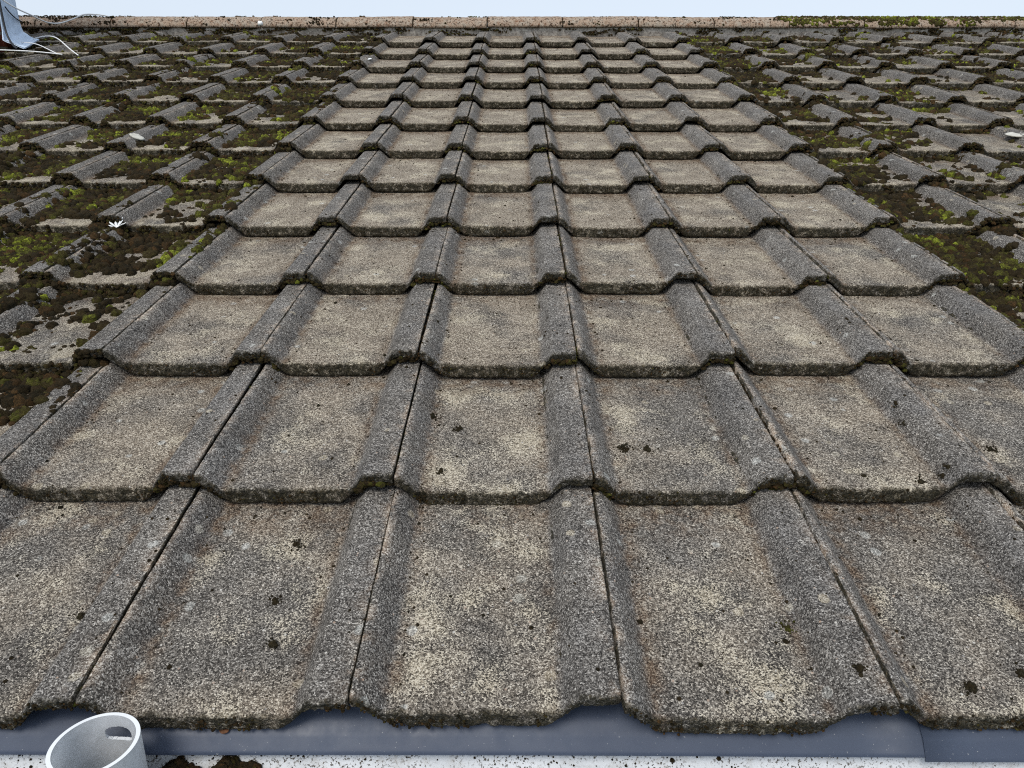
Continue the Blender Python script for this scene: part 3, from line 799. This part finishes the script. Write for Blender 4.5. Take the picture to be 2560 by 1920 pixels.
gp = [(GY + GR * math.cos(a_), GZ + GR * math.sin(a_)) for a_ in np.linspace(0, -math.pi, 40)]
gp = [(GY + GR, GZ + .006)] + gp + [(GY - GR, GZ + .004), (GY - GR - .005, GZ + .006), (GY - GR - .007, GZ)]
me = extrude_x('gutter', gp[::-1], -1.6, 2.6, MGUT, .0022, 40)
tag(link('gutter', me), 'white half-round gutter speckled with brown dirt, below the eaves trays', 'gutter')

deb = Clumps()
Mi3 = np.array(M.inverted().to_3x3())
def deb_add(Pw, rad, col, lod, flat=None):
    deb.add(Pw @ np.array(M.to_3x3()), rad, flat if flat is not None else rng.uniform(.5, 1, len(rad)), col, lod)
def heap(x0, x1, top, cnt, taper=.03):
    x = rng.uniform(x0, x1, cnt); y = rng.uniform(GY - .02, GY + GR - .004, cnt)
    env = np.clip(np.minimum(x - x0, x1 - x) / taper, 0, 1) ** .5
    zt_ = top * env + (1 - env) * (-.125) + (fbm(x * 45, y * 45, 111, 3) - .5) * .022 - .25 * np.clip(GY + .03 - y, 0, 1)
    zb = GZ - np.sqrt(np.maximum(GR ** 2 - (y - GY) ** 2, 0)) + .003
    z = zt_ - rng.gamma(1.2, .0035, cnt); ok = z > zb
    x, y, z = x[ok], y[ok], z[ok]; cnt = len(x)
    u = rng.random(cnt)
    col = np.where((u < .30)[:, None], RUST * .8, np.where((u < .62)[:, None], DARK * 1.3, np.where((u < .80)[:, None], BROWN, np.where((u < .9)[:, None], OLIVE * 1.3, np.array((.38, .33, .26)))))) * rng.uniform(.6, 1.4, (cnt, 1))
    deb_add(np.stack([x, y, z], -1), np.where(u > .9, rng.uniform(.0006, .0016, cnt), rng.uniform(.0014, .0052, cnt)), col, DOME_LO)
heap(-.262, -.085, -.106, 9000); heap(-.172, -.130, -.094, 3000, .02); heap(-.228, -.192, -.100, 1500, .012)
heap(-.345, -.302, -.090, 1500, .02)
cnt = 1500
x = rng.uniform(-.6, .9, cnt); keep = fbm(x * 8, x * 0 + 2, 121, 3) > rng.uniform(.30, .62, cnt); x = x[keep]
an = -rng.beta(1.2, 2.6, len(x)) * 1.5 - .05
P = np.stack([x, GY + (GR - .0006) * np.cos(an), GZ + (GR - .0006) * np.sin(an)], -1)
deb_add(P, rng.gamma(2, .00035, len(x)) + .0003, np.where((rng.random(len(x)) < .6)[:, None], BROWN, DARK) * rng.uniform(.7, 2.2, (len(x), 1)), DOME_LO)
deb.build('gutter_debris', 'brown moss debris heaped and spotted inside the white gutter', 'debris')

# tube: a cloudy plastic pipe standing in the gutter, its mouth cut on the slant, with an oval slot
TC = Vector((-.2551, -.0423, -.0168)); TR = .0426; TW = .0042
tube = D.objects.new('plastic_tube', None); COL.objects.link(tube); tube.location = (TC.x, TC.y, GZ - GR + .006)
tag(tube, 'cloudy translucent plastic tube with level round mouth and oval slot, standing in the gutter', 'tube')
na, nz = 400, 200
ang = np.linspace(0, 2 * math.pi, na, endpoint=False)
zb = GZ - GR + .006
def rim_h(a_): return TC.z - .0164 * TR * np.cos(a_) + .0208 * TR * np.sin(a_)
SLA, SLZ, SLW, SLH = R(86), -.0396, .0172, .0088   # slot on the far right wall
def wall(rad, flip):
    zz_ = np.linspace(0, 1, nz)
    A, Zt = np.meshgrid(ang, zz_)
    Z = zb + (rim_h(A) - zb) * Zt
    return np.stack([TC.x + rad * np.cos(A), TC.y + rad * np.sin(A), Z], -1)
VO, VI = wall(TR, 0), wall(TR - TW, 1)
Aq = ang + math.pi / na
idx = np.arange(na * nz).reshape(nz, na)
def quads(off): 
    n_ = np.roll(idx, -1, axis=1); return np.stack([idx[:-1], n_[:-1], n_[1:], idx[1:]], -1) + off
qc = (VO[:-1] + VO[1:]) / 2
arc = (ang + math.pi / na - SLA) * TR
sl = (np.abs(arc)[None, :] / SLW) ** 3 + (np.abs(qc[..., 2] - (SLZ)) / SLH) ** 3 < 1
VO2, VI2 = VO, VI
rho = (np.abs((ang - SLA)[None, :] * TR / SLW * np.ones((nz, 1))) ** 3 + np.abs((VO[..., 2] - SLZ) / SLH) ** 3) ** (1 / 3)
rq = (rho[:-1] + rho[1:] + np.roll(rho, -1, 1)[:-1] + np.roll(rho, -1, 1)[1:]) / 4
hole = rq < 1.0
QO = quads(0); QI = quads(na * nz)
Fo = QO[~hole]; Fi = QI[~hole][:, ::-1]
rimq = []; slotq = []
n1 = np.roll(np.arange(na), -1)
for a_ in range(na): rimq.append((idx[-1, a_], idx[-1, n1[a_]], idx[-1, n1[a_]] + na * nz, idx[-1, a_] + na * nz))
hp = np.pad(hole, ((1, 1), (0, 0)))
edges = {}
for r_, c_ in zip(*np.where(hole)):
    q = QO[r_, c_]
    for e in ((q[0], q[1]), (q[1], q[2]), (q[2], q[3]), (q[3], q[0])):
        key = tuple(sorted((int(e[0]), int(e[1]))))
        edges[key] = None if key in edges else (int(e[0]), int(e[1]))
for e in edges.values():
    if e: slotq.append((e[0], e[1], e[1] + na * nz, e[0] + na * nz))
Vt = np.concatenate([VO2.reshape(-1, 3), VI2.reshape(-1, 3)]) - np.array(tube.location)
me = mesh_np('tube_wall', Vt, [Fo, Fi], MNOZ, True); ow = link('tube_wall', me, tube)
me = mesh_np('mouth_rim', Vt, [np.array(rimq)[:, ::-1]], MRIM, False); link('mouth_rim', me, tube)
me = mesh_np('slot_edge', Vt, [np.array(slotq)], MRIM, True); link('slot_edge', me, tube)
for o in tube.children:   # drop loose vertices
    pass

# ------------------------------------------------------------------ chimney
def box_mesh(name, x0, x1, y0, y1, z0, z1, mat, nseg=1):
    V = np.array([(x, y, z) for x in (x0, x1) for y in (y0, y1) for z in (z0, z1)], float)
    F = [(0, 1, 3, 2), (4, 6, 7, 5), (0, 4, 5, 1), (2, 3, 7, 6), (0, 2, 6, 4), (1, 5, 7, 3)]
    return mesh_np(name, V, [np.array(F)], mat, False)
CH = D.objects.new('chimney', None); COL.objects.link(CH)
CH.location = (-2.635, 3.65, 1.178); CH.rotation_euler = (0, 0, R(16))
tag(CH, 'red brick chimney dressed with pale blue-grey lead at its foot, far left', 'chimney')
# local: right face at x=0, front face at y=0
link('brick_stack', box_mesh('brick_stack', -.60, 0, 0, .27, -.25, 1.05, MBRICK), CH)
link('chimney_cap', box_mesh('chimney_cap', -.64, .04, -.04, .31, 1.05, 1.13, MMORT), CH)
def sheet(name, rows, parent, mat, th_=.006):
    """rows: list of polylines of equal length -> thick sheet, smoothed"""
    A = np.array(rows, float); nr, nc, _ = A.shape
    ru = np.linspace(0, nr - 1, (nr - 1) * 8 + 1); rc = np.linspace(0, nc - 1, (nc - 1) * 8 + 1)
    B = np.stack([[[np.interp(c, np.arange(nc), A[:, :, d][min(int(r0), nr - 2)] * (1 - (r0 - min(int(r0), nr - 2))) + A[:, :, d][min(int(r0), nr - 2) + 1] * (r0 - min(int(r0), nr - 2))) for c in rc] for r0 in ru] for d in range(3)], -1)
    B = B + (fbm(B[..., 0] * 20 + B[..., 1] * 17, B[..., 2] * 20, 9, 3)[..., None] - .5) * .008
    nr, nc = B.shape[:2]
    du = np.gradient(B, axis=0); dv = np.gradient(B, axis=1); N = np.cross(du, dv); N /= np.linalg.norm(N, axis=2)[..., None] + 1e-9
    Bk = B - N * th_
    V = np.concatenate([B.reshape(-1, 3), Bk.reshape(-1, 3)]); idx = np.arange(nr * nc).reshape(nr, nc); o2 = nr * nc
    F = [np.stack([idx[:-1, :-1], idx[1:, :-1], idx[1:, 1:], idx[:-1, 1:]], -1).reshape(-1, 4)]
    F.append(F[0][:, ::-1] + o2)
    for ln in (idx[0], idx[-1], idx[:, 0], idx[:, -1]):
        F.append(np.stack([ln[:-1], ln[1:], ln[1:] + o2, ln[:-1] + o2], -1))
    return link(name, mesh_np(name, V, F, mat, True), parent)
# side lead: climbs the right face, flares on to the tiles
def rz(yw): return math.tan(PITCH)*yw
def chl(x, y, z):   # world -> chimney local
    return CH_inv @ Vector((x, y, z))
bpy.context.view_layer.update()
CH_inv = CH.matrix_world.inverted()
def foot_z(lx, ly, lift=.006):
    p = CH.matrix_world @ Vector((lx, ly, 0)); return (p.y * math.tan(PITCH)) - CH.location.z + lift - .004
rows = []
for (dx, hgt) in ((.006, .34), (.008, .2), (.010, .08), (.020, .030), (.055, .002), (.095, -.012)):
    line = []
    for ly in (-.03, .04, .12, .19, .27):
        lx = dx
        zf = foot_z(lx, ly)
        zt_ = zf + hgt if hgt > .06 else zf + hgt
        if hgt >= .3: zt_ = foot_z(0, .1) + .37 - .0 * ly
        line.append((lx + (.02 if hgt < .02 and ly < 0 else 0), ly - (.05 if hgt < .06 and ly < 0 else 0), zt_))
    rows.append(line)
sheet('lead_flashing', rows, CH, MLEAD)
rows = []
for (dy, hgt) in ((-.007, .16), (-.010, .10), (-.018, .05), (-.07, .012), (-.16, .008)):
    rows.append([(lx, dy, foot_z(lx, dy) + hgt) for lx in (-.62, -.4, -.2, -.02 - (0.0 if hgt > .06 else 0))])
sheet('apron_flashing', [r_[::-1] for r_ in rows], CH, MLEAD)

# ------------------------------------------------------------------ cables
def cable(name, pts, rad, mat, label):
    cu = D.curves.new(name, 'CURVE'); cu.dimensions = '3D'; cu.bevel_depth = rad; cu.bevel_resolution = 3; cu.resolution_u = 10
    sp = cu.splines.new('NURBS'); sp.points.add(len(pts) - 1); sp.order_u = 4; sp.use_endpoint_u = True
    for q, p in zip(sp.points, pts): q.co = (*p, 1)
    tmp = D.objects.new(name, cu); COL.objects.link(tmp)
    bpy.context.view_layer.update()
    me = D.meshes.new_from_object(tmp.evaluated_get(bpy.context.evaluated_depsgraph_get()))
    D.objects.remove(tmp); D.curves.remove(cu)
    me.materials.clear(); me.materials.append(mat); me.polygons.foreach_set('use_smooth', [True] * len(me.polygons))
    return tag(link(name, me), label, 'cable')
cable('cable', [(-2.60, 3.50, 1.47), (-2.574, 3.55, 1.424), (-2.559, 3.58, 1.403), (-2.56, 3.68, 1.380), (-2.603, 3.9, 1.385), (-2.659, 4.08, 1.386), (-2.677, 4.22, 1.398), (-2.64, 4.28, 1.422), (-2.583, 4.32, 1.458), (-2.565, 4.36, 1.482), (-2.53, 4.42, 1.492), (-2.46, 4.47, 1.492), (-2.40, 4.55, 1.47)], .0040, MWCAB, 'white cable sagging from the chimney over the ridge')
cable('cable', [rp(*p) for p in ((-2.62, 4.08, .0), (-2.572, 4.087, .012), (-2.50, 4.06, .022), (-2.40, 3.95, .026), (-2.30, 3.82, .022), (-2.23, 3.74, .004), (-2.17, 3.70, -.02))], .0030, MWCAB, 'white cable arching over a mossy tile right of the chimney foot')
cable('cable', [rp(*p) for p in ((-2.60, 3.93, .006), (-2.516, 3.89, .012), (-2.42, 3.81, .012), (-2.33, 3.71, .008), (-2.26, 3.67, -.008))], .0024, MWCAB, 'thin white cable below the flared lead of the chimney')
cable('cable', [rp(*p) for p in ((-2.75, 3.66, .012), (-2.62, 3.68, .012), (-2.50, 3.67, .010), (-2.36, 3.655, .008), (-2.22, 3.64, -.004))], .0030, MWCAB, 'straight white cable lying across the tiles, lowest by the chimney')
cw = CH.matrix_world
cable('cable', [cw @ Vector(p) for p in ((.016, -.030, .70), (.018, -.026, .30), (.018, -.030, .20), (.022, -.034, .08), (.034, -.05, foot_z(.03, -.05) + .05), (.07, -.11, foot_z(.07, -.11) + .012), (.10, -.15, foot_z(.1, -.15) + .008))], .0055, MBCAB, 'black cable running down the corner of the chimney')
cable('cable', [cw @ Vector(p) for p in ((.020, .04, foot_z(.02, .04) + .19), (.020, .12, foot_z(.02, .12) + .135), (.020, .19, foot_z(.02, .19) + .105), (.020, .27, foot_z(.02, .27) + .085))], .0035, MBCAB, 'short black cable across the side lead of the chimney')

# ------------------------------------------------------------------ odd bits lying on the roof
def flake(name, pos, sx, sy, sz, rz_, mat, label, cat, seed, ty=0.0):
    r = np.random.default_rng(seed)
    n_ = 26; an = np.linspace(0, 2 * math.pi, n_, endpoint=False)
    rad = .8 + .35 * fbm(np.cos(an) * 1.6 + seed, np.sin(an) * 1.6, seed, 3)
    V = []; ringz = ((.55, 1.0), (.85, .85), (1.0, .3), (.92, -.6))
    for s_, z in ringz:
        V += [(math.cos(a_) * rd * s_ * sx, math.sin(a_) * rd * s_ * sy, z * sz * (1 + .25 * r.normal())) for a_, rd in zip(an, rad)]
    V = [(0, 0, sz * 1.05)] + V + [(0, 0, -sz * .6)]
    F3 = [(0, 1 + s, 1 + (s + 1) % n_) for s in range(n_)]; F4 = []
    for q in range(3):
        for s in range(n_): F4.append((1 + q * n_ + s, 1 + (q + 1) * n_ + s, 1 + (q + 1) * n_ + (s + 1) % n_, 1 + q * n_ + (s + 1) % n_))
    F3 += [(len(V) - 1, 1 + 3 * n_ + (s + 1) % n_, 1 + 3 * n_ + s) for s in range(n_)]
    o = link(name, mesh_np(name, np.array(V), [np.array(F3), np.array(F4)], mat, True), mw=M @ Matrix.Translation(pos) @ Matrix.Rotation(ty, 4, 'Y') @ Matrix.Rotation(rz_, 4, 'Z') @ Matrix.Rotation(-.08, 4, 'X'))
    return tag(o, label, cat)
flake('stone_chip', (-1.187, 2.176, -.018), .026, .022, .005, .4, MPALE, 'pale white stone chip on a roll among the left moss', 'stone', 5, .5)
flake('tile_fragment', (2.052, 2.259, -.028), .046, .036, .004, .2, MPALE, 'flat pale tile fragment lying at the right edge of the photo', 'fragment', 8)
flake('stone_chip', (-1.443, 4.58, .010), .016, .022, .014, .1, MWHITE, 'small white chip stuck against the ridge tiles on the left', 'stone', 11)
flake('bird_dropping', (-.587, 3.605, -.017), .012, .036, .0016, -.1, MWHITE, 'white bird dropping on a roll top near the ridge', 'dropping', 14)
flake('leaf_fragment', rp_ if False else (-.152, .006, -.064), .006, .009, .0012, .5, MLEAF, 'small brown leaf fragment stuck to the eaves tray', 'leaf', 17)
# white feather: quill with splayed barbs
fe = D.objects.new('feather', None); COL.objects.link(fe); fe.matrix_world = M @ Matrix.Translation((-.892, 1.368, -.031))
tag(fe, 'small white splayed feather caught on the left moss', 'feather')
Vf, Ff = [], []
for q, (an_, ln) in enumerate(((.2, .030), (.7, .026), (-.3, .028), (1.9, .020), (2.7, .024), (3.3, .020), (1.3, .034))):
    d = np.array([math.cos(an_), math.sin(an_) * .8, .25 + .5 * abs(math.sin(an_ * 2))]); d /= np.linalg.norm(d); s_ = np.cross(d, (0, 0, 1)); s_ /= np.linalg.norm(s_); u_ = np.cross(s_, d)
    b0 = len(Vf)
    for t_, wd in ((0, .001), (.35, .0035), (.75, .0042), (1, .0008)):
        for e, hh in ((-1, 0), (0, .0012), (1, 0), (0, -.0008)): Vf.append(d * ln * t_ + s_ * wd * e + u_ * hh + np.array((0, 0, .002)))
    for t_ in range(3):
        for e in range(4): Ff.append((b0 + t_ * 4 + e, b0 + t_ * 4 + (e + 1) % 4, b0 + (t_ + 1) * 4 + (e + 1) % 4, b0 + (t_ + 1) * 4 + e))
link('vane', mesh_np('vane', np.array(Vf), [np.array(Ff)], MWHITE, True), fe)
